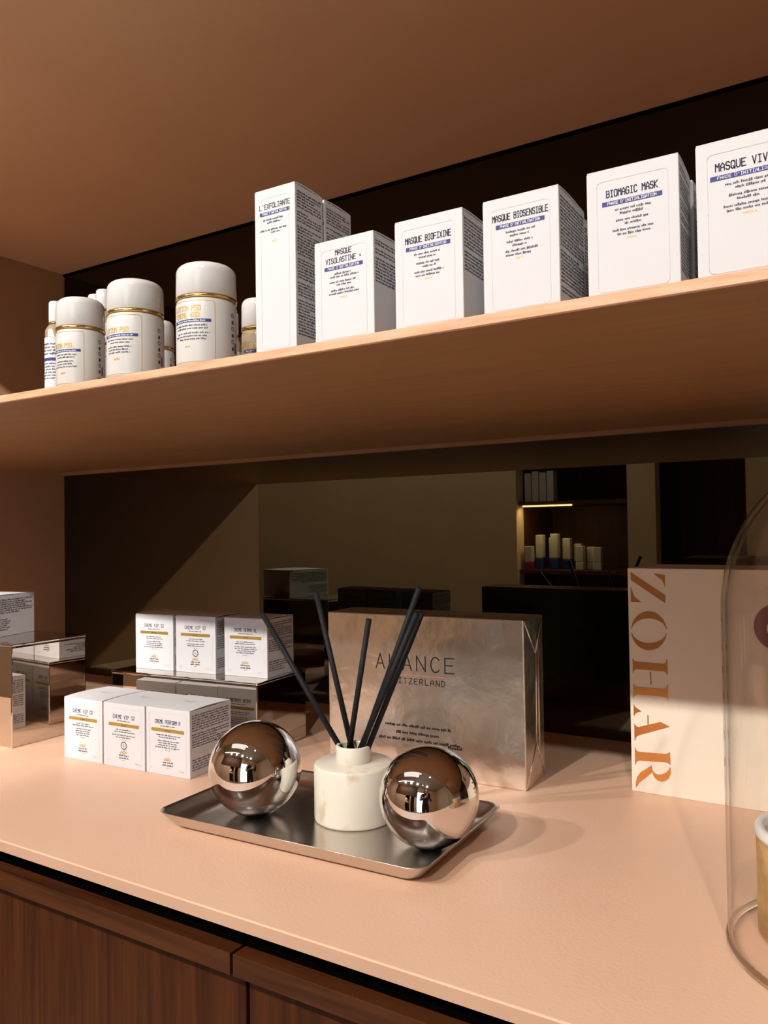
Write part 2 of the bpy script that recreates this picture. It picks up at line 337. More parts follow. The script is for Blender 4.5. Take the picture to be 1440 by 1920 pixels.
# ------------------------------------------------------------------ niche: mirrors, shelves, counter, cabinets
ZSB, ZST, ZN = ZC+0.3468, ZC+0.3528, ZC+0.6977
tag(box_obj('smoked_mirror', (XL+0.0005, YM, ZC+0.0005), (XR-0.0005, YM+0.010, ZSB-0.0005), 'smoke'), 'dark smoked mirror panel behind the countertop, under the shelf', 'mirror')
tag(box_obj('smoked_mirror', (XL+0.003, YM, ZST+0.0005), (XR-0.0005, YM+0.010, ZN-0.004), 'smoke_dimmed', None, 0.0012, 1), 'dark smoked mirror panel behind the bottles and cartons on the shelf', 'mirror')
tag(box_obj('trim_1', (XL+0.001, YM-0.001, ZN-0.0036), (XR-0.001, YM+0.008, ZN-0.0002), 'black'), kind='structure')
sh = thing('display_shelf', 'thin tan wooden shelf carrying white bottles and cartons across the niche', 'shelf', (0, 0, ZSB))
bd = box_obj('board', (XL+0.0003, 0.3875, 0), (XR-0.0003, YM+0.0098, 0.0059), ['shelf_oak'], sh)
tag(box_obj('front_edging', (XL+0.0003, 0.3846, 0), (XR-0.0003, 0.3874, 0.0059), 'edge_oak', sh, 0.0004, 1), 'light oak front edging')
box_obj('back_batten', (XL+0.0003, YM-0.0075, -0.0055), (XR-0.0003, YM-0.0005, -0.0001), 'shelf_oak', sh)
tag(box_obj('overhead_cabinet', (XL+0.0005, 0.40, ZN), (XR-0.0005, YM+0.010, ZN+0.50), 'niche'), 'smooth tan underside of the cabinet closing the niche at the top', 'cabinet')
ct = box_obj('countertop', (XL+0.0005, YF, ZC-0.009), (XR-0.0005, YM+0.010, ZC), ['counter', 'counter_front_shade'], None, 0.0009, 2)
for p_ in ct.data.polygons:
    if p_.normal.y < -0.95: p_.material_index = 1      # front face takes the darkened laminate
tag(ct, 'long peach tan countertop along the bottom of the niche', 'countertop')
GX = -0.3515
def cabinet(x0, x1, label):
    c = thing('base_cabinet', label, 'cabinet', ((x0+x1)/2, 0.392, 0)); hw = (x1-x0)/2
    box_obj('carcass', (-hw+0.001, 0.021, 0.08), (hw-0.001, 0.50, ZC-0.0395), 'walnut_v', c)
    box_obj('recess_shade', (-hw+0.001, -0.0020, ZC-0.0379), (hw-0.001, 0.03, ZC-0.0092), 'black', c)  # near-black filler standing in for the deep shade under the counter
    box_obj('door', (-hw+0.0015, 0, 0.09), (hw-0.0015, 0.0195, ZC-0.0386), 'walnut_v', c, 0.0006, 1)
    box_obj('finger_rail', (-hw+0.0012, -0.0148, ZC-0.0381), (hw-0.0012, -0.0025, ZC-0.0243), 'walnut_h', c, 0.0005, 2)
    box_obj('plinth', (-hw+0.001, 0.06, 0.0), (hw-0.001, 0.08, 0.079), 'black', c)
    return c
cabinet(XL+0.001, GX, 'walnut base cabinet left of the vertical gap, below the countertop')
cabinet(GX, XR-0.001, 'walnut base cabinet right of the vertical gap, below the countertop')

# ------------------------------------------------------------------ folding cartons
def carton(name, label, cat, loc, rotz, w_, d_, h_, front, side, group=None, arch=0.0009, colour='carton', back=False, top_mark=False):
    t = thing(name, label, cat, loc, rotz, group)
    bm = bmesh.new(); abox(bm, (-w_/2, -d_/2, 0), (w_/2, d_/2, h_-0.0007), 0.0005, 2); link('carton', bm, colour, t)
    # lid: a card flap bowed slightly upward from front to back
    bm = bmesh.new(); n = 10; lo, hi = [], []
    for i in range(n+1):
        y = -d_/2+0.0003+(d_-0.0006)*i/n; z = h_-0.0007+arch*math.sin(PI*(i/n)**0.8)
        lo.append([bm.verts.new((s*(w_/2-0.0003), y, z)) for s in (-1, 1)]); hi.append([bm.verts.new((s*(w_/2-0.0003), y, z+0.0007)) for s in (-1, 1)])
    for i in range(n):
        bm.faces.new((hi[i][0], hi[i][1], hi[i+1][1], hi[i+1][0])); bm.faces.new((lo[i][1], lo[i][0], lo[i+1][0], lo[i+1][1]))
        bm.faces.new((lo[i][0], hi[i][0], hi[i+1][0], lo[i+1][0])); bm.faces.new((lo[i+1][1], hi[i+1][1], hi[i][1], lo[i][1]))
    bm.faces.new((lo[0][0], lo[0][1], hi[0][1], hi[0][0])); bm.faces.new((lo[n][1], lo[n][0], hi[n][0], hi[n][1]))
    if top_mark:
        for k in range(3):
            small_print(bm, -0.006, 0.006, -0.003+0.002*k, 0.0014, lambda u, v: Vector((u, v, h_+arch+0.0004)), 1, random.Random(7+k))
    link('top_flap', bm, [colour, 'emboss'], t)
    PM = ['navy', 'blue_bar', 'white_ink', 'ink', 'gold_ink', 'gold_bar', 'pale_ink', 'emboss']
    if front:
        bm = bmesh.new(); mp = lambda u, v: Vector((u, -d_/2-PR, v)); mq = lambda u, v: Vector((u, -d_/2-PR*1.8, v))
        front(bm, mp, mq, w_, h_); link('front_print', bm, PM, t)
    if side:
        bm = bmesh.new(); mp = lambda u, v: Vector((w_/2+PR, u, v)); side(bm, mp, d_, h_); link('side_print', bm, PM, t)
    if back:
        bm = bmesh.new(); mp = lambda u, v: Vector((-u, d_/2+PR, v)); mq = lambda u, v: Vector((-u, d_/2+PR*1.8, v))
        front(bm, mp, mq, w_, h_); link('back_print', bm, PM, t)
        bm = bmesh.new(); mp = lambda u, v: Vector((-w_/2-PR, -u, v)); side(bm, mp, d_, h_); link('left_side_print', bm, PM, t)
    return t
def masque_front(lines, seed, title_h=0.0026, bar_w=0.030, top=0.0105, tadv=None, sub=((0, 0.6), (1, 0.4), (2.6, 0.55), (3.6, 0.3), (5.0, 0.68), (6.0, 0.55))):
    def fn(bm, mp, mq, w_, h_):
        rng = random.Random(seed); k = 0
        v = h_-top
        frame_line(bm, -w_/2+0.005, w_/2-0.005, -0.0002+0.002, h_-0.006, 0.0025, 0.00022, mp, 7)
        for ln in lines:
            text(bm, ln, 0, v-title_h, title_h, mp, 0, sw=title_h*0.14, adv=tadv); v -= title_h*1.55
        v -= 0.0002
        bar(bm, -bar_w/2, bar_w/2, v-0.0023, v, mp, 1)
        text(bm, "PHASE D'INITIALISATION", 0, v-0.0018, 0.0013, mq, 2, sw=0.00020, adv=bar_w*0.82/22)
        v -= 0.0052
        for r, wd in sub:
            centred_print(bm, rng.uniform(-0.0008, 0.0008), bar_w*wd, v-r*0.00205, 0.00115, mp, 3, rng)
        centred_print(bm, 0, bar_w*0.18, v-7.0*0.00205, 0.0010, mp, 4, rng)
    return fn
def masque_side(seed, rows, v_lo):
    def fn(bm, mp, d_, h_):
        rng = random.Random(seed); v = h_-0.0055
        r = 0
        while v > v_lo:
            full = rng.random() < 0.8
            small_print(bm, -d_/2+0.002, d_/2-(0.002 if full else rng.uniform(0.006, 0.016)), v, 0.00115, mp, 3, rng)
            v -= 0.0019 if rng.random() < 0.86 else 0.0034
    return fn
YB0 = 0.390           # carton fronts on the shelf
def shelf_carton(label, x0, x1, h_, d_, lines, seed, rz, yf=YB0, v_lo=0.006, **kw):
    w_ = x1-x0
    fr = masque_front(lines, seed, **kw) if lines else masque_front([' '], seed)
    return carton('skincare_carton', label, 'box', ((x0+x1)/2, yf+d_/2, ZST), math.radians(rz), w_, d_, h_, fr, masque_side(seed+50, 30, v_lo), 'white cartons on the shelf')
shelf_carton("tallest slim white carton on the shelf, lettered L'EXFOLIANTE", -0.3352, -0.3032, 0.1035, 0.030, ["L'EXFOLIANTE"], 1, 1.2, yf=0.3885, title_h=0.0030, bar_w=0.0235, top=0.0098, tadv=0.00205, sub=((0.2, .72), (1.2, .5), (3.4, .95), (4.3, .3)))
shelf_carton('tall slim white carton directly behind the tallest front carton', -0.3355, -0.3042, 0.1035, 0.0315, None, 2, 0.6, yf=0.4212)
shelf_carton('small white carton lettered MASQUE VISOLASTINE +, beside the tallest carton', -0.2894, -0.2469, 0.0616, 0.0425, ['MASQUE', 'VISOLASTINE +'], 3, 0.4, v_lo=0.030, top=0.0068, title_h=0.0030, bar_w=0.0275, tadv=0.00200, sub=((0, .45), (.9, .75), (2.4, .7), (3.3, .4), (4.9, .62), (5.8, .8)))
shelf_carton('small white carton lettered MASQUE BIOFIXINE, third front carton from the left', -0.2324, -0.1896, 0.0622, 0.0425, ['MASQUE BIOFIXINE'], 4, 0.8, v_lo=0.028, top=0.0108, title_h=0.0033, bar_w=0.0280, tadv=0.00182)
shelf_carton('white carton lettered MASQUE BIOSENSIBLE on the shelf', -0.1773, -0.1351, 0.0615, 0.0430, ['MASQUE BIOSENSIBLE'], 5, 0.4, top=0.0092, title_h=0.0032, bar_w=0.0270, tadv=0.00172)
shelf_carton('white carton lettered BIOMAGIC MASK on the shelf', -0.1207, -0.0769, 0.0626, 0.0305, ['BIOMAGIC MASK'], 6, 1.4, top=0.0110, title_h=0.0033, bar_w=0.0285, tadv=0.00190)
shelf_carton('white carton lettered MASQUE VIVANT, cut off at the right edge', -0.0690, -0.0235, 0.0630, 0.0430, ['MASQUE VIVANT'], 7, 0.0, top=0.0108, title_h=0.0034, bar_w=0.0330, tadv=0.00222)
shelf_carton('white carton peeking out behind the carton lettered MASQUE BIOSENSIBLE', -0.1800, -0.1372, 0.0600, 0.0430, None, 8, -0.6, yf=0.4350)
shelf_carton('white carton peeking out behind the carton lettered BIOMAGIC MASK', -0.1190, -0.0762, 0.0612, 0.0430, None, 9, 0.0, yf=0.4225)

# cream cartons with the gold band
def cream_front(title, seed, roundel=False):
    def fn(bm, mp, mq, w_, h_):
        rng = random.Random(seed)
        frame_line(bm, -w_/2+0.0045, w_/2-0.0045, 0.0035, h_-0.0045, 0.002, 0.0003, mp, 7)
        text(bm, title, 0, h_-0.0150, 0.0035, mp, 0, sw=0.00050, adv=0.0026 if len(title) < 13 else 0.00225)
        centred_print(bm, 0, 0.019, h_-0.0178, 0.0011, mp, 3, rng)
        bar(bm, -0.0215, 0.0215, h_-0.0232, h_-0.0198, mp, 5)
        centred_print(bm, 0, 0.007, h_-0.0219, 0.0009, mq, 3, rng)
        v = h_-0.0268; n = 4 if roundel else 6
        for k in range(n):
            if k == 2: v -= 0.0012
            centred_print(bm, rng.uniform(-.001, .001), rng.uniform(0.020, 0.033), v, 0.0012, mp, 3, rng); v -= 0.0022
        centred_print(bm, 0, 0.008, v, 0.0009, mp, 4, rng)
        if roundel:
            ring(bm, 0, 0.0225, 0.0037, 0.0009, mp, 0); stroke(bm, (-0.0006, 0.0238), (-0.0006, 0.0222), 0.0005, mp, 0); stroke(bm, (0.0, 0.0216), (0.001, 0.0222), 0.0006, mp, 0)
        # small gold crest, two lines of dark print, one gold line
        for a, c in (((-.005,.0152),(-.003,.0166)),((-.003,.0166),(-.0015,.0155)),((-.001,.0158),(.0005,.0172)),((.0005,.0172),(.002,.0160)),((-.005,.0146),(.004,.0146)),((.003,.0160),(.0035,.0166)),((-.002,.0150),(.002,.0153))):
            stroke(bm, a, c, 0.0007, mp, 4)
        centred_print(bm, 0, 0.0135, 0.0118, 0.0016, mp, 0, rng); centred_print(bm, 0, 0.0145, 0.0092, 0.0015, mp, 0, rng)
        centred_print(bm, 0, 0.005, 0.0070, 0.0009, mp, 4, rng)
        small_print(bm, -w_/2+0.006, -w_/2+0.010, 0.0058, 0.0018, mp, 6, rng); small_print(bm, w_/2-0.014, w_/2-0.006, 0.0050, 0.0018, mp, 6, rng)
    return fn
def cream_side(seed):
    def fn(bm, mp, d_, h_):
        rng = random.Random(seed)
        v = h_-0.006
        for k in range(13):
            small_print(bm, -d_/2+0.003, d_/2-(0.003 if rng.random() < .75 else rng.uniform(.008, .03)), v, 0.0015, mp, 3, rng); v -= 0.0024 if k not in (6,) else 0.004
        v = 0.0165
        for k in range(5): small_print(bm, -d_/2+0.003, d_/2-rng.uniform(0.006, 0.024), v, 0.0015, mp, 3, rng); v -= 0.0024
    return fn
def cream_carton(label, cx, yf, z, rz, title, seed, roundel=False, w_=0.0583, d_=0.0590, h_=0.0648, group='white cream cartons with gold bands', plain=False):
    return carton('cream_carton', label, 'box', (cx, yf+d_/2, z), math.radians(rz), w_, d_, h_, None if plain else cream_front(title, seed, roundel), cream_side(seed+9), group, arch=0.0012, top_mark=True, back=True)
cream_carton('left carton of the front row of three cream boxes with gold bands', -0.7238, 0.5530, ZC, 2.6, 'CREME VIP O2', 21, d_=0.062)
cream_carton('middle carton of the front row of cream boxes, printed with a black ring', -0.6635, 0.5558, ZC, 3.0, 'CREME VIP S2', 22, True, d_=0.062)
cream_carton('right carton of the front row of three cream boxes, next to the left steel ball', -0.6045, 0.5598, ZC, 3.4, 'CREME PERFORM R', 23, w_=0.0575, d_=0.062, h_=0.0655)
ZR = 0.0785
cream_carton('left carton of the three cream boxes on top of the mirrored riser', -0.7335, 0.6597, ZC+ZR, 4.6, 'CREME VIP O2', 24, d_=0.052)
cream_carton('middle carton on top of the mirrored riser, printed with a black ring', -0.6720, 0.6653, ZC+ZR, 4.6, 'CREME VIP S2', 25, True, d_=0.052)
cream_carton('right carton on top of the mirrored riser, behind the leftmost black reed', -0.6037, 0.6735, ZC+ZR, 5.0, 'CREME DERMO RL', 26, d_=0.052)

# mirrored risers
def riser(label, loc, rz, w_, d_, h_):
    t = thing('mirrored_riser', label, 'riser', loc, math.radians(rz))
    box_obj('top_panel', (-w_/2, -d_/2, h_-0.003), (w_/2, d_/2, h_), 'steel_mirror', t, 0.0010, 2)
    bm = bmesh.new(); abox(bm, (-w_/2+0.0004, -d_/2+0.0004, 0), (w_/2-0.0004, d_/2-0.0004, h_-0.0031), 0.0014, 3); link('body', bm, 'steel_mirror', t)
    return t
riser('low mirror-polished riser behind the front row of cream cartons', (-0.6732, 0.6885, ZC), 4.6, 0.2110, 0.0955, ZR)
riser('mirror-polished riser at the left edge carrying one large white carton', (-0.9075, 0.5932, ZC), 0.0, 0.1500, 0.1000, 0.116)
def big_side(bm, mp, d_, h_):
    rng = random.Random(77); v = h_-0.0065
    for k in range(7): small_print(bm, -d_/2+0.004, d_/2-(0.004 if k in (0, 2, 4, 5) else rng.uniform(.012, .035)), v, 0.0017, mp, 3, rng); v -= 0.0026
    v = 0.020
    for k in range(6): small_print(bm, -d_/2+0.004, d_/2-rng.uniform(0.04, 0.048), v, 0.0015, mp, 3, rng); v -= 0.0025
carton('white_carton', 'large plain white carton with small print on top of the left riser', 'box', (-0.9530, 0.5805, ZC+0.116), math.radians(16), 0.085, 0.090, 0.0500, None, big_side)

# ------------------------------------------------------------------ silver gift box
gb = thing('silver_gift_box', 'large silver foil-wrapped box standing behind the reed diffuser', 'box', (-0.3860, 0.7090, ZC), math.radians(2.3))
W_, D_, H_ = 0.2135, 0.0535, 0.1550
bm = bmesh.new(); abox(bm, (-W_/2, -D_/2, 0), (W_/2, D_/2, H_), 0.0011, 3); link('box_body', bm, 'foil', gb)
bm = bmesh.new(); mp = lambda u, v: Vector((W_/2+0.0002, u, v))     # folded ends of the wrapping on the right side
e = D_/2-0.002
for a, c in (((-e, H_-.002), (0.004, H_-.034)), ((e, H_-.002), (0.004, H_-.034)), ((-e, .002), (0.004, .038)), ((e, .002), (0.004, .038)), ((0.004, .038), (0.006, H_-.034)), ((0.012, .02), (0.012, H_-.02))):
    d = (Vector(c)-Vector(a)); tube(bm, mp(*a), mp(*c), 0.00045, 6)
link('fold_seams', bm, 'foil', gb)
bm = bmesh.new(); mp = lambda u, v: Vector((u, -D_/2-0.0002, v))
LX = -0.0445
for i, ch in enumerate('aLaNcE'):
    text(bm, ch, LX+i*0.01525, 0.1010, 0.0143, mp, 0, sw=0.0011, left=False)
bar(bm, -0.047, 0.037, 0.0962, 0.0967, mp, 1)
for i, ch in enumerate('SWITZERLAND'):
    text(bm, ch, -0.0340+i*0.0059, 0.0878, 0.0052, mp, 2, sw=0.00065)
link('title_print', bm, ['black_ink', 'rose_ink', 'black_ink'], gb)
rng = random.Random(5); bm = bmesh.new()
for (c0, wd, v) in ((-0.0035, 0.072, 0.0455), (-0.0035, 0.048, 0.0385), (-0.002, 0.090, 0.0318)): centred_print(bm, c0, wd, v, 0.0026, mp, 2, rng)
centred_print(bm, 0.038, 0.018, 0.0290, 0.0030, mp, 2, rng)
link('lower_print', bm, ['black_ink', 'rose_ink', 'black_ink'], gb)

# ------------------------------------------------------------------ white carton with copper letters
zb = thing('lettered_carton', 'large cream white carton with vertical copper letters reading ZOHAR', 'box', (-0.1965, 0.7355, ZC), math.radians(-0.4))
WZ, DZ, HZ = 0.200, 0.080, 0.2014
bm = bmesh.new(); abox(bm, (0, 0, 0), (WZ, DZ, HZ), 0.0006, 2); link('carton', bm, 'cream_carton', zb)
# outlines measured on the front face, then laid flat on it: u to the right, v downward (units of the sketch)
def fz(px, py):
    du = (px-484-(py-160)*0.0090)/631.0           # across the visible width
    dv = (py-160)/(1480.0+0.165*(px-490)*0.93)    # down the height
    return Vector((du*0.0808*1.0, -0.0003, HZ*(1-dv)))
def letter(bm, pts):
    bm2 = [bm.verts.new(fz(*p)) for p in pts]; f = bm.faces.new(bm2)
    r = bmesh.ops.triangulate(bm, faces=[f])
def ell(cx, cy, rx, ry, a0, a1, n=24): return [(cx+rx*math.cos(math.radians(a0+(a1-a0)*i/n)), cy+ry*math.sin(math.radians(a0+(a1-a0)*i/n))) for i in range(n+1)]
bm = bmesh.new()
letter(bm, [(505,185),(744,338),(742,392),(508,240)])
letter(bm, [(664,193),(742,203),(742,293),(737,268),(722,237),(696,210)])
letter(bm, [(506,275),(506,385),(580,388),(552,375),(531,350),(516,312)])
letter(bm, ell(628,577,122,130,186,354)+ell(628,577,119,82,352,188))
letter(bm, ell(628,577,122,130,174,6)+ell(628,577,119,82,8,172))
H1 = [(513,750),(518,770),(528,779),(545,783),(725,797),(740,790),(746,767),(752,767),(752,876),(746,866),(738,852),(725,847),(545,834),(530,838),(520,847),(517,858),(513,858)]
letter(bm, H1); letter(bm, [(px+1, py+168) for px, py in H1])
letter(bm, [(630,850),(640,850),(643,937),(633,937)])
letter(bm, [(516,1062),(522,1075),(535,1090),(572,1114),(545,1119),(530,1127),(520,1143),(516,1143)])
letter(bm, [(610,1138),(618,1138),(619,1206),(611,1208)])
letter(bm, [(519,1192),(524,1202),(533,1212),(545,1219),(700,1183),(762,1215),(555,1271),(537,1279),(528,1290),(524,1307),(519,1307)])
letter(bm, [(521,1348),(527,1366),(537,1377),(550,1382),(735,1396),(748,1391),(757,1382),(761,1382),(763,1468),(758,1466),(748,1457),(735,1452),(550,1440),(537,1444),(528,1456),(524,1470),(521,1470)])
letter(bm, [(634,1472),(640,1500),(652,1520),(675,1532),(705,1532),(735,1518),(752,1500),(758,1485),(763,1488),(763,1530),(750,1558),(730,1573),(705,1580),(680,1575),(660,1560),(647,1540),(640,1517),(605,1545),(570,1570),(545,1590),(530,1619),(525,1612),(525,1585),(533,1550),(560,1517),(600,1495)])
link('copper_letters', bm, 'copper', zb)
# plum roundel with a pale letter, seen through the glass dome
bm = bmesh.new(); mp = lambda u, v: Vector((u, -0.0004, v)); mq = lambda u, v: Vector((u, -0.0006, v))
ec, ev, er = 0.1238, 0.1540, 0.0195
poly(bm, [mp(ec+er*math.cos(2*PI*i/48), ev+er*1.02*math.sin(2*PI*i/48)) for i in range(48)], 0)
ring(bm, ec-0.0045, ev-0.0015, 0.0042, 0.0020, mq, 1, 24, 1.25); stroke(bm, (ec-0.0002, ev+0.0035), (ec-0.0002, ev-0.0065), 0.0020, mq, 1)
link('round_emblem', bm, ['plum', 'cream_carton'], zb)

# ------------------------------------------------------------------ tray, steel balls, reed diffuser
TR = math.radians(1.9); TH = 0.014
tr = thing('serving_tray', 'brushed steel rectangular tray with flared rim on the countertop', 'tray', (-0.3865, 0.5320, ZC), TR)
TW, TD = 0.2450, 0.1470
def rrect(w_, d_, r, n=8):
    out = []
    for cx, cy, a in ((w_/2-r, d_/2-r, 0), (-w_/2+r, d_/2-r, PI/2), (-w_/2+r, -d_/2+r, PI), (w_/2-r, -d_/2+r, 1.5*PI)):
        out += [(cx+r*math.cos(a+PI/2*i/n), cy+r*math.sin(a+PI/2*i/n)) for i in range(n+1)]
    return out
bm = bmesh.new(); loops = []
for inset, z in ((0.030,0.0),(0.0155,0.0),(0.0125,0.0006),(0.0098,0.0022),(0.0070,0.0052),(0.0032,0.0098),(0.0004,0.0135),(0.0,0.0140),(0.0006,0.01415),(0.0022,0.0125),(0.0060,0.0084),(0.0100,0.0046),(0.0140,0.0026),(0.0190,0.0019),(0.032,0.0018)):
    r = max(0.013-inset*0.25, 0.004)
    loops.append([bm.verts.new((x, y, z)) for x, y in rrect(TW-2*inset, TD-2*inset, r)])
for a, c in zip(loops, loops[1:]):
    n = len(a)
    for i in range(n):
        f = bm.faces.new((a[i], a[(i+1) % n], c[(i+1) % n], c[i])); f.smooth = True
bm.faces.new(loops[0][::-1]); bm.faces.new(loops[-1])
link('tray_body', bm, 'tray', tr)
def ball(label, x, y, r):
    bm = bmesh.new(); bmesh.ops.create_uvsphere(bm, u_segments=96, v_segments=48, radius=r)
    for f in bm.faces: f.smooth = True
    return tag(link('steel_ball', bm, 'chrome', None, (x, y, ZC+0.0019+r)), label, 'ball', 'polished steel balls on the tray')
ball('mirror-polished steel ball left of the reed diffuser on the tray', -0.4520, 0.5170, 0.0388)
ball('mirror-polished steel ball right of the reed diffuser on the tray', -0.2922, 0.5290, 0.0375)
db = thing('reed_diffuser', 'cream marble diffuser bottle between two steel balls on the tray', 'diffuser', (-0.3757, 0.5520, ZC+0.0019))
bm = bmesh.new()
lathe(bm, [(0.0315,0.0),(0.0325,0.0008),(0.0330,0.002),(0.0330,0.0436),(0.0325,0.0450),(0.0312,0.0459),(0.0150,0.0466)], 72)
link('bottle_body', bm, 'marble', db)
bm = bmesh.new()
lathe(bm, [(0.0144,0.0466),(0.0146,0.0470),(0.0146,0.0590),(0.0142,0.0598),(0.0134,0.0601),(0.0120,0.0597),(0.0116,0.0585),(0.0116,0.0475)], 48, cap0=False, cap1=True)
link('bottle_neck', bm, 'marble', db)
def reed(label, bx, by, bz, tx, ty, tz):
    rt_ = thing('diffuser_reed', label, 'reed', (bx, by, bz), 0, 'black reeds in the marble diffuser')
    bm = bmesh.new(); tube(bm, (0, 0, 0), (tx-bx, ty-by, tz-bz), 0.0024, 14); link('stick', bm, 'reed', rt_)
    return rt_
RB = ZC+0.0019+0.0500
reed('black diffuser reed leaning farthest left, tip in front of a cream carton', -0.3830, 0.5500, RB, -0.4724, 0.5520, ZC+0.1656)
reed('black diffuser reed leaning slightly left, second from the left', -0.3790, 0.5565, RB, -0.4200, 0.5620, ZC+0.1862)
reed('short upright black diffuser reed in the middle of the bottle', -0.3783, 0.5475, RB, -0.3554, 0.5470, ZC+0.1670)
reed('tallest black diffuser reed of the bundle leaning right', -0.3735, 0.5570, RB, -0.3108, 0.5520, ZC+0.1934)
reed('shorter black diffuser reed alongside the tallest one leaning right', -0.3715, 0.5505, RB, -0.3110, 0.5480, ZC+0.1740)
reed('black diffuser reed hidden behind the two right-leaning reeds', -0.3672, 0.5555, RB, -0.3130, 0.5600, ZC+0.1730)

# ------------------------------------------------------------------ glass dome and cork jar
DX, DY, DR = -0.0035, 0.5149, 0.0783
gd = thing('glass_dome', 'clear glass dome standing at the right edge of the countertop', 'dome', (DX, DY, ZC))
bm = bmesh.new(); prof = [(DR, 0.0008), (DR, 0.190)]
prof += [(DR*math.cos(a), 0.190+DR*1.16*math.sin(a)) for a in [PI/2*i/22 for i in range(1, 22)]]
ins = [(max(r-0.0022, 0.0003), z-(0.0022 if z > 0.2 else 0)) for r, z in prof][::-1]
lathe(bm, [(DR, 0.0050)]+prof[1:]+[(0.001, 0.190+DR*1.16), (0.001, 0.190+DR*1.16-0.0022)]+ins[:-1]+[(DR-0.0022, 0.0050)], 96, cap0=False, cap1=False)
link('bell_glass', bm, 'glass', gd)
bm = bmesh.new(); tn = 16
prof = [(DR-0.0008+0.0021*math.cos(2*PI*i/tn), 0.0025+0.0023*math.sin(2*PI*i/tn)) for i in range(tn+1)]
lathe(bm, prof, 96, cap0=False, cap1=False); bmesh.ops.remove_doubles(bm, verts=bm.verts, dist=1e-6); link('base_rim', bm, 'solid_glass', gd)
bm = bmesh.new(); lathe(bm, [(0.004, 0.2810), (0.006, 0.284), (0.010, 0.291), (0.012, 0.298), (0.010, 0.305), (0.004, 0.309)], 32)
link('knob', bm, 'glass', gd)
cj = thing('cork_jar', 'gold-flecked cork jar with white rim inside the glass dome', 'jar', (-0.0245, 0.5270, ZC+0.0005))
JR = 0.0430
bm = bmesh.new(); lathe(bm, [(JR-0.0015, 0), (JR, 0.0015), (JR, 0.0560), (JR-0.001, 0.0563)], 64); link('jar_body', bm, 'cork', cj)
bm = bmesh.new(); lathe(bm, [(JR-0.0009, 0.0564), (JR+0.0006, 0.0572), (JR+0.0009, 0.0600), (JR-0.0003, 0.0622), (JR-0.0030, 0.0628), (JR-0.0048, 0.0615), (JR-0.0052, 0.0564)], 64, cap0=False, cap1=False); link('rim', bm, 'ceramic', cj)
bm = bmesh.new(); lathe(bm, [(JR-0.0054, 0.0564), (JR-0.0054, 0.0575)], 48); link('candle_wax', bm, 'wax', cj)

# ------------------------------------------------------------------ bottles on the shelf
def lotion_bottle(label, x, y, title, seed, r=0.0205, h_=0.0750, rz=0.0, body='plastic_body', second=None):
    t = thing('lotion_bottle', label, 'bottle', (x, y, ZST), math.radians(rz), 'white lotion bottles on the shelf')
    zr_ = h_-0.0265
    bm = bmesh.new(); lathe(bm, [(r-0.003, 0), (r-0.0006, 0.0008), (r, 0.003), (r, zr_-0.004), (r-0.0005, zr_-0.0016), (r-0.0012, zr_-0.0004)], 80); bo = link('bottle_body', bm, body, t)
    bm = bmesh.new(); qx, qz = r*0.34, 0.0062
    lathe(bm, [(r-0.0008, zr_+0.0021), (r-0.0001, zr_+0.0027)]+[(r-0.0003-qx+qx*math.cos(a), h_-qz-0.0010+qz*math.sin(a)) for a in [PI/2*i/9 for i in range(10)]]+[(r*0.4, h_-0.0003), (0.0008, h_)], 80)
    cp = link('cap', bm, 'plastic', t)
    bm = bmesh.new(); lathe(bm, [(r-0.0010, zr_-0.0003), (r+0.0002, zr_), (r+0.0002, zr_+0.0017), (r-0.0008, zr_+0.0020)], 80); link('gold_ring', bm, 'gold', cp)
    rr = r+PR; k_ = r/0.0207
    mp = lambda u, v: Vector((rr*math.sin(u*k_/rr), -rr*math.cos(u*k_/rr), v)); mq = lambda u, v: Vector(((rr+PR)*math.sin(u*k_/rr), -(rr+PR)*math.cos(u*k_/rr), v))
    rng = random.Random(seed); bm = bmesh.new()
    frame_line(bm, -0.0184, 0.0184, 0.003, zr_-0.003, 0.002, 0.00035, mp, 0)
    v = zr_-(0.0155 if not second else 0.0098)
    for ln in ([title] if not second else [title, second]):
        text(bm, ln, -0.0022, v, 0.0033, mp, 0, sw=0.00055, adv=0.00225); v -= 0.0047
    v += 0.0034
    bar(bm, -0.0145, 0.0158, v-0.0021, v, mp, 1, 14)
    centred_print(bm, 0.001, 0.023, v-0.0015, 0.0009, mq, 2, rng)
    v -= 0.0046
    for k in range(5):
        if k in (2,): v -= 0.0010
        centred_print(bm, rng.uniform(0, .003), rng.uniform(0.017, 0.027), v, 0.0011, mp, 3, rng); v -= 0.0021
    small_print(bm, -0.003, 0.003, max(v-0.003, 0.006), 0.0018, mp, 4, rng)
    link('label_print', bm, ['gold_ink', 'blue_bar', 'white_ink', 'ink', 'gold_ink'], t)
    # vertical blue lettering with a block on the right-hand side of the bottle
    bm = bmesh.new(); u0 = 0.0322
    for k in range(6): ring(bm, u0+0.0011, 0.0140+k*0.0046, 0.0013, 0.0006, mp, 0, 10) if k % 2 else bar(bm, u0, u0+0.0023, 0.0125+k*0.0046, 0.0150+k*0.0046, mp, 0)
    bar(bm, u0+0.0036, u0+0.0056, 0.011, 0.018, mp, 0, 2)
    small_print(bm, u0-0.001, u0+0.004, 0.008, 0.0014, mp, 1, rng)
    tag(link('side_lettering', bm, ['blue_bar', 'ink'], bo), 'vertical blue lettering')
    return t
lotion_bottle('white lotion bottle with gold ring, leftmost of the three front bottles', -0.5352, 0.4100, 'LOTION P50L', 31, 0.0184, 0.0728, rz=9)
lotion_bottle('white lotion bottle with gold ring, middle of the three front bottles', -0.4728, 0.4110, 'LOTION P50', 32, 0.0208, 0.0756, rz=10)
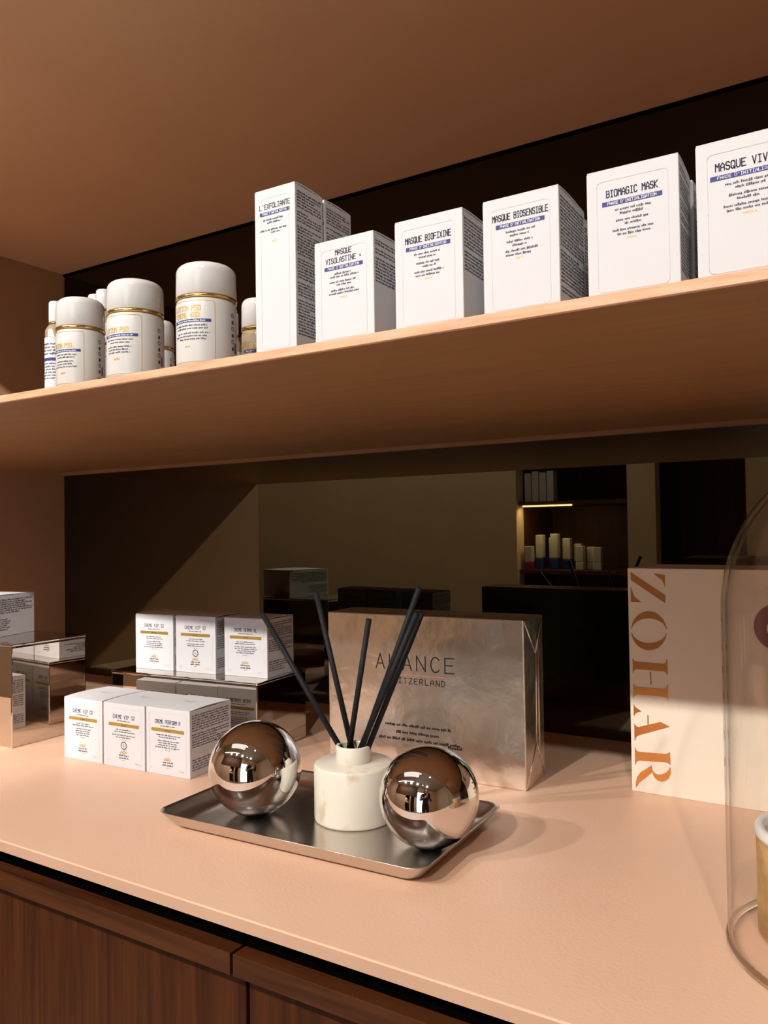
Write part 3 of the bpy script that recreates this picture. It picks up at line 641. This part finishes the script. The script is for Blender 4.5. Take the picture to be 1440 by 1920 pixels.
lotion_bottle('white lotion bottle with gold ring, right of the three front bottles, lettered 400', -0.3999, 0.4110, 'LOTION P50', 33, 0.0210, 0.0742, second='CREME 400', rz=9)
lotion_bottle('white lotion bottle mostly hidden behind the middle front bottle', -0.5317, 0.4900, 'LOTION P50', 34, 0.0117, 0.0725)
lotion_bottle('tinted lotion bottle with white cap and gold ring, left of the tall carton', -0.4213, 0.4900, 'LOTION P50', 35, 0.0127, 0.0735, body='beige', rz=25)
def dropper(label, x, y, h_, r, kind):
    t = thing('clear_bottle', label, 'bottle', (x, y, ZST), 0, 'small clear bottles behind the lotion bottles')
    hb = h_-0.022
    bm = bmesh.new(); lathe(bm, [(r-0.002, 0), (r, 0.002), (r, hb-0.006), (r-0.002, hb-0.002), (r*0.62, hb)], 48); link('bottle_body', bm, 'beige', t)
    bm = bmesh.new(); lathe(bm, [(r*0.66, hb+0.0003), (r*0.68, hb+0.0012), (r*0.66, hb+0.0020)], 48); link('gold_ring', bm, 'gold', t)
    bm = bmesh.new(); lathe(bm, [(r*0.64, hb+0.0021), (r*0.66, hb+0.003), (r*0.66, h_-0.002), (r*0.6, h_-0.0005), (r*0.4, h_)], 48); link('cap', bm, 'plastic', t)
    rr = r+0.0004; bm = bmesh.new(); n = 40
    for i in range(n):
        a, c = math.radians(-150+300*i/n), math.radians(-150+300*(i+1)/n)
        f = poly(bm, [Vector((rr*math.sin(a), -rr*math.cos(a), 0.004)), Vector((rr*math.sin(c), -rr*math.cos(c), 0.004)), Vector((rr*math.sin(c), -rr*math.cos(c), hb-0.013)), Vector((rr*math.sin(a), -rr*math.cos(a), hb-0.013))], 0); f.smooth = True
    mp = lambda u, v: Vector(((rr+PR)*math.sin(u/rr), -(rr+PR)*math.cos(u/rr), v)); rng = random.Random(int(h_*1e5))
    v = hb-0.020
    for k in range(4): centred_print(bm, 0.002, r*1.5, v, 0.0018, mp, 1, rng); v -= 0.0030
    bar(bm, -r*0.9, r*1.3, v-0.003, v, mp, 2, 8); v -= 0.006
    for k in range(6): centred_print(bm, 0.002, r*rng.uniform(1.1, 1.9), v, 0.0014, mp, 1, rng); v -= 0.0027
    small_print(bm, -0.002, 0.006, 0.014, 0.0024, mp, 3, rng)
    link('label', bm, ['carton', 'ink', 'blue_bar', 'gold_ink'], t)
    return t
dropper('small clear bottle with white cap and label, half hidden at the far left', -0.6487, 0.4700, 0.1035, 0.0097, 0)
dropper('white-capped clear bottle behind and between the left and middle front bottles', -0.6424, 0.5200, 0.1258, 0.0120, 0)
dropper('white-capped clear bottle farther back, left of the other back bottle', -0.6934, 0.5500, 0.1369, 0.0115, 0)
dropper('white-capped clear bottle behind the right front bottle, barely showing beside it', -0.4747, 0.5200, 0.0770, 0.0075, 0)

# ------------------------------------------------------------------ the room behind, seen in the mirror and the balls
rail = box_obj('ceiling_track', (-2.3, -1.535, RZ-0.030), (0.95, -1.505, RZ-0.0005), 'metal_dark')
tag(rail, 'black lighting track on the room ceiling', 'light track')
pos = ['far left', 'second from the left', 'middle', 'second from the right', 'far right']
for (sx, sy), nm, aim in zip(SPOTS, pos, AIMS):
    t = thing('track_spotlight', 'black spotlight on the ceiling track, '+nm+' of five', 'spotlight', (sx, sy, RZ-0.031), 0, 'spotlights on the track')
    d = (Vector(aim)-Vector((sx, sy, SPOT_Z))).normalized()
    off = Vector((0, 0, SPOT_Z-(RZ-0.031)))
    bm = bmesh.new(); tube(bm, (0, 0, 0), (0, 0, -0.03), 0.008, 10); link('stem', bm, 'metal_dark', t)
    bm = bmesh.new(); tube(bm, off-d*0.17, off-d*0.065, 0.042, 24); link('lamp_head', bm, 'metal_dark', t); hd = C.objects['lamp_head' if nm == 'far left' else 'lamp_head.%03d' % pos.index(nm)]
    bm = bmesh.new(); tube(bm, off-d*0.0648, off-d*0.060, 0.036, 24); link('lamp_face', bm, 'lamp_face', hd)
for (dx, dy), nm in zip(BOUNCE, ('left', 'middle', 'right')):
    t = thing('bouncelight', 'added unseen downlight in the room ceiling above the floor before the cabinet, '+nm+' of three', 'ceiling light', (dx, dy, RZ-0.0005), 0, 'added bounce lamps')
    bm = bmesh.new(); lathe(bm, [(0.060, 0), (0.062, -0.006), (0.052, -0.008), (0.048, -0.002)], 32, cap0=False, cap1=False); link('bezel', bm, 'metal_dark', t)
    bm = bmesh.new(); lathe(bm, [(0.0478, -0.0005), (0.0478, -0.0025)], 32); link('lens', bm, 'lamp_face', t)
t = thing('fill_panel', 'unseen fill panel added to the room ceiling', 'ceiling light', (-1.3, -0.55, RZ-0.0005))
box_obj('frame', (-0.85, -0.30, -0.012), (0.85, 0.30, 0), 'metal_dark', t)
def alcove_shelf(label, z):
    return tag(box_obj('alcove_shelf', (A1[0]+0.0005, YB-0.559, z-0.02), (A1[1]-0.0005, YB-0.03, z), 'dark_wood'), label, 'shelf')
alcove_shelf('upper dark wood shelf in the alcove reflected in the mirror', ZC+0.375)
alcove_shelf('lower dark wood shelf in the alcove reflected in the mirror', ZC+0.012)
tag(box_obj('light_strip', (A1[0]+0.022, YB-0.048, ZC+0.348), (A1[0]+0.29, YB-0.034, ZC+0.3548), 'led'), 'glowing warm light strip under the upper alcove shelf', 'light')
lamp_area('alcove_strip_lamp', (A1[0]+0.155, YB-0.045, ZC+0.345), (math.radians(-12), 0, 0), 0.26, 0.02, 2.2, (1.0, 0.72, 0.42))
for k in range(4):
    x = A1[0]+0.035+k*0.042
    o = box_obj('alcove_carton', (-0.018, -0.03, 0), (0.018, 0.03, 0.155+0.008*(k % 2)), 'carton', None, 0.001, 1, (x, YB-0.11, ZC+0.375))
    tag(o, 'white carton on the upper alcove shelf, number '+['one', 'two', 'three', 'four'][k]+' from the left in the reflection', 'box', 'cartons on the alcove shelf')
def alcove_bottle(x, y, h_, base, k):
    t = thing('alcove_bottle', None, 'bottle', (x, YB-y, ZC+0.012), 0, 'bottles on the lower alcove shelf')
    bm = bmesh.new(); abox(bm, (-0.021, -0.021, h_*0.32), (0.021, 0.021, h_), 0.004, 2); link('bottle_body', bm, 'plastic_body', t)
    bm = bmesh.new(); abox(bm, (-0.0212, -0.0212, 0), (0.0212, 0.0212, h_*0.319), 0.003, 1); link('base_sleeve', bm, base, t)
    t['label'] = 'pale bottle with '+{'blue_pack': 'blue', 'red_pack': 'red', 'plastic': 'white'}[base]+' base on the lower alcove shelf, '+k
    return t
for x, y, h_, base, k in ((-1.605, 0.07, 0.125, 'red_pack', 'the only red one'), (-1.568, 0.14, 0.185, 'blue_pack', 'first blue from the left'), (-1.515, 0.20, 0.170, 'blue_pack', 'second blue from the left'), (-1.478, 0.12, 0.190, 'blue_pack', 'third blue from the left'), (-1.425, 0.16, 0.165, 'blue_pack', 'fourth blue from the left'), (-1.375, 0.20, 0.135, 'blue_pack', 'last blue before the white ones'), (-1.340, 0.12, 0.125, 'plastic', 'first white from the left'), (-1.293, 0.16, 0.120, 'plastic', 'second white from the left'), (-1.247, 0.12, 0.118, 'plastic', 'third white from the left')):
    alcove_bottle(x, y, h_, base, k)

# ------------------------------------------------------------------ the photographer, seen only as a small figure in the steel balls
M['shirt'] = mat('dark_shirt', (0.03, 0.022, 0.02), 0.8); M['trousers'] = mat('dark_trousers', (0.02, 0.02, 0.024), 0.8)
M['skin'] = mat('skin', (0.52, 0.30, 0.20), 0.5); M['hair'] = mat('dark_hair', (0.02, 0.012, 0.008), 0.5)
M['eye'] = mat('eye_white', (0.7, 0.68, 0.65), 0.3); M['lip'] = mat('lips', (0.40, 0.14, 0.11), 0.5)
PX, PY = 0.10, -0.50
V, E_, R_ = [], [], []
def jv(p, r, par=None):
    V.append((p[0]+PX, p[1]+PY, p[2])); R_.append(r)
    if par is not None: E_.append((par, len(V)-1))
    return len(V)-1
root = jv((0, 0, 0.90), (0.145, 0.105))
waist = jv((0, 0, 1.03), (0.125, 0.090), root); chest = jv((0, -0.005, 1.20), (0.150, 0.105), waist); top_ = jv((0, -0.01, 1.34), (0.105, 0.080), chest)
neck = jv((0, 0.0, 1.41), (0.052, 0.052), top_); jaw = jv((0, 0.018, 1.465), (0.062, 0.070), neck); head = jv((0, 0.015, 1.53), (0.075, 0.090), jaw); crown = jv((0, 0.008, 1.59), (0.060, 0.072), head)
for sgn in (-1, 1):
    hip = jv((sgn*0.085, 0, 0.84), (0.085, 0.090), root); kn = jv((sgn*0.095, 0.015, 0.47), (0.056, 0.058), hip); an = jv((sgn*0.10, -0.01, 0.09), (0.036, 0.040), kn)
    heel = jv((sgn*0.10, -0.005, 0.042), (0.038, 0.038), an); toe = jv((sgn*0.115, 0.15, 0.030), (0.038, 0.024), heel)
    sh_ = jv((sgn*0.165, -0.01, 1.315), (0.058, 0.058), top_); el = jv((sgn*0.215-0.02, 0.12, 1.085), (0.042, 0.042), sh_); wr = jv((sgn*0.060-0.10, 0.405, 1.125), (0.025, 0.022), el)
    pm = jv((sgn*0.050-0.10, 0.448, 1.135), (0.030, 0.017), wr); kk = jv((sgn*0.045-0.10, 0.470, 1.140), (0.028, 0.014), pm)
    for q, (dz, ln) in enumerate(((0.030, 0.9), (0.011, 1.0), (-0.008, 0.95), (-0.026, 0.75))):    # four fingers curled round the phone's edge
        a = jv((sgn*0.047-0.10, 0.482, 1.140+dz), (0.0085, 0.0085), kk); c = jv((sgn*0.044-0.10, 0.482+0.014*ln, 1.140+dz*1.15), (0.0078, 0.0078), a); jv((sgn*0.026-0.10, 0.484+0.016*ln, 1.140+dz*1.2), (0.0070, 0.0070), c)
    tb = jv((sgn*0.038-0.10, 0.440, 1.158), (0.0115, 0.0115), pm); t2 = jv((sgn*0.030-0.10, 0.458, 1.172), (0.0095, 0.0095), tb); jv((sgn*0.018-0.10, 0.474, 1.176), (0.0080, 0.0080), t2)
me = bpy.data.meshes.new('person'); me.from_pydata(V, E_, []); tmp = bpy.data.objects.new('person_skeleton', me); C.objects.link(tmp)
sk = tmp.modifiers.new('skin', 'SKIN'); sb = tmp.modifiers.new('smooth', 'SUBSURF'); sb.levels = 2; sb.render_levels = 2
for i, r in enumerate(R_):
    d = me.skin_vertices[0].data[i]; d.radius = r; d.use_root = (i == root)
bpy.context.view_layer.update()
dg = bpy.context.evaluated_depsgraph_get()
bm = bmesh.new(); bm.from_mesh(tmp.evaluated_get(dg).to_mesh()); bpy.data.objects.remove(tmp, do_unlink=True)
for v in bm.verts: v.co.x -= PX; v.co.y -= PY
for f in bm.faces:
    f.smooth = True; c = f.calc_center_median()
    f.material_index = 3 if c.z < 0.07 else 2 if c.z < 0.95 else 0 if (c.z > 1.40 or c.y > 0.395) else 1
person = thing('person', 'person in dark clothes holding up a phone, facing the niche', 'person', (PX, PY, 0))
M['shoe'] = mat('black_shoe', (0.01, 0.01, 0.01), 0.4)
link('body', bm, ['skin', 'shirt', 'trousers', 'shoe'], person)
bm = bmesh.new(); bmesh.ops.create_uvsphere(bm, u_segments=32, v_segments=20, radius=1.0)
for v in bm.verts:
    x, y, z = v.co; v.co = Vector((x*0.088, y*0.102-0.006-(0.012 if z < 0.1 else 0), z*0.088+1.552+(-0.05 if z < -0.2 else 0)))
bmesh.ops.delete(bm, geom=[v for v in bm.verts if v.co.y > 0.045 and v.co.z < 1.585], context='VERTS')
for f in bm.faces: f.smooth = True
link('hair', bm, 'hair', person)
bm = bmesh.new()
for sgn in (-1, 1):
    mt = Matrix.Translation((sgn*0.030, 0.094, 1.533)) @ Matrix.Diagonal((1.3, 0.6, 0.75, 1)); bmesh.ops.create_uvsphere(bm, u_segments=12, v_segments=8, radius=0.011, matrix=mt)
link('eyes', bm, 'eye', person)
bm = bmesh.new(); tube(bm, (0, 0.092, 1.532), (0, 0.112, 1.503), 0.007, 10, 0, 0.012); link('nose', bm, 'skin', person)
bm = bmesh.new(); bmesh.ops.create_uvsphere(bm, u_segments=14, v_segments=8, radius=0.02, matrix=Matrix.Translation((0, 0.088, 1.478)) @ Matrix.Diagonal((1.1, 0.45, 0.32, 1))); link('mouth', bm, 'lip', person)
tag(box_obj('phone', (-0.036, -0.0085, -0.073), (0.036, -0.0010, 0.073), 'metal_dark', None, 0.003, 2, (0.0, -0.014, ZC+0.24)), 'black phone held up in both hands of the person', 'phone')
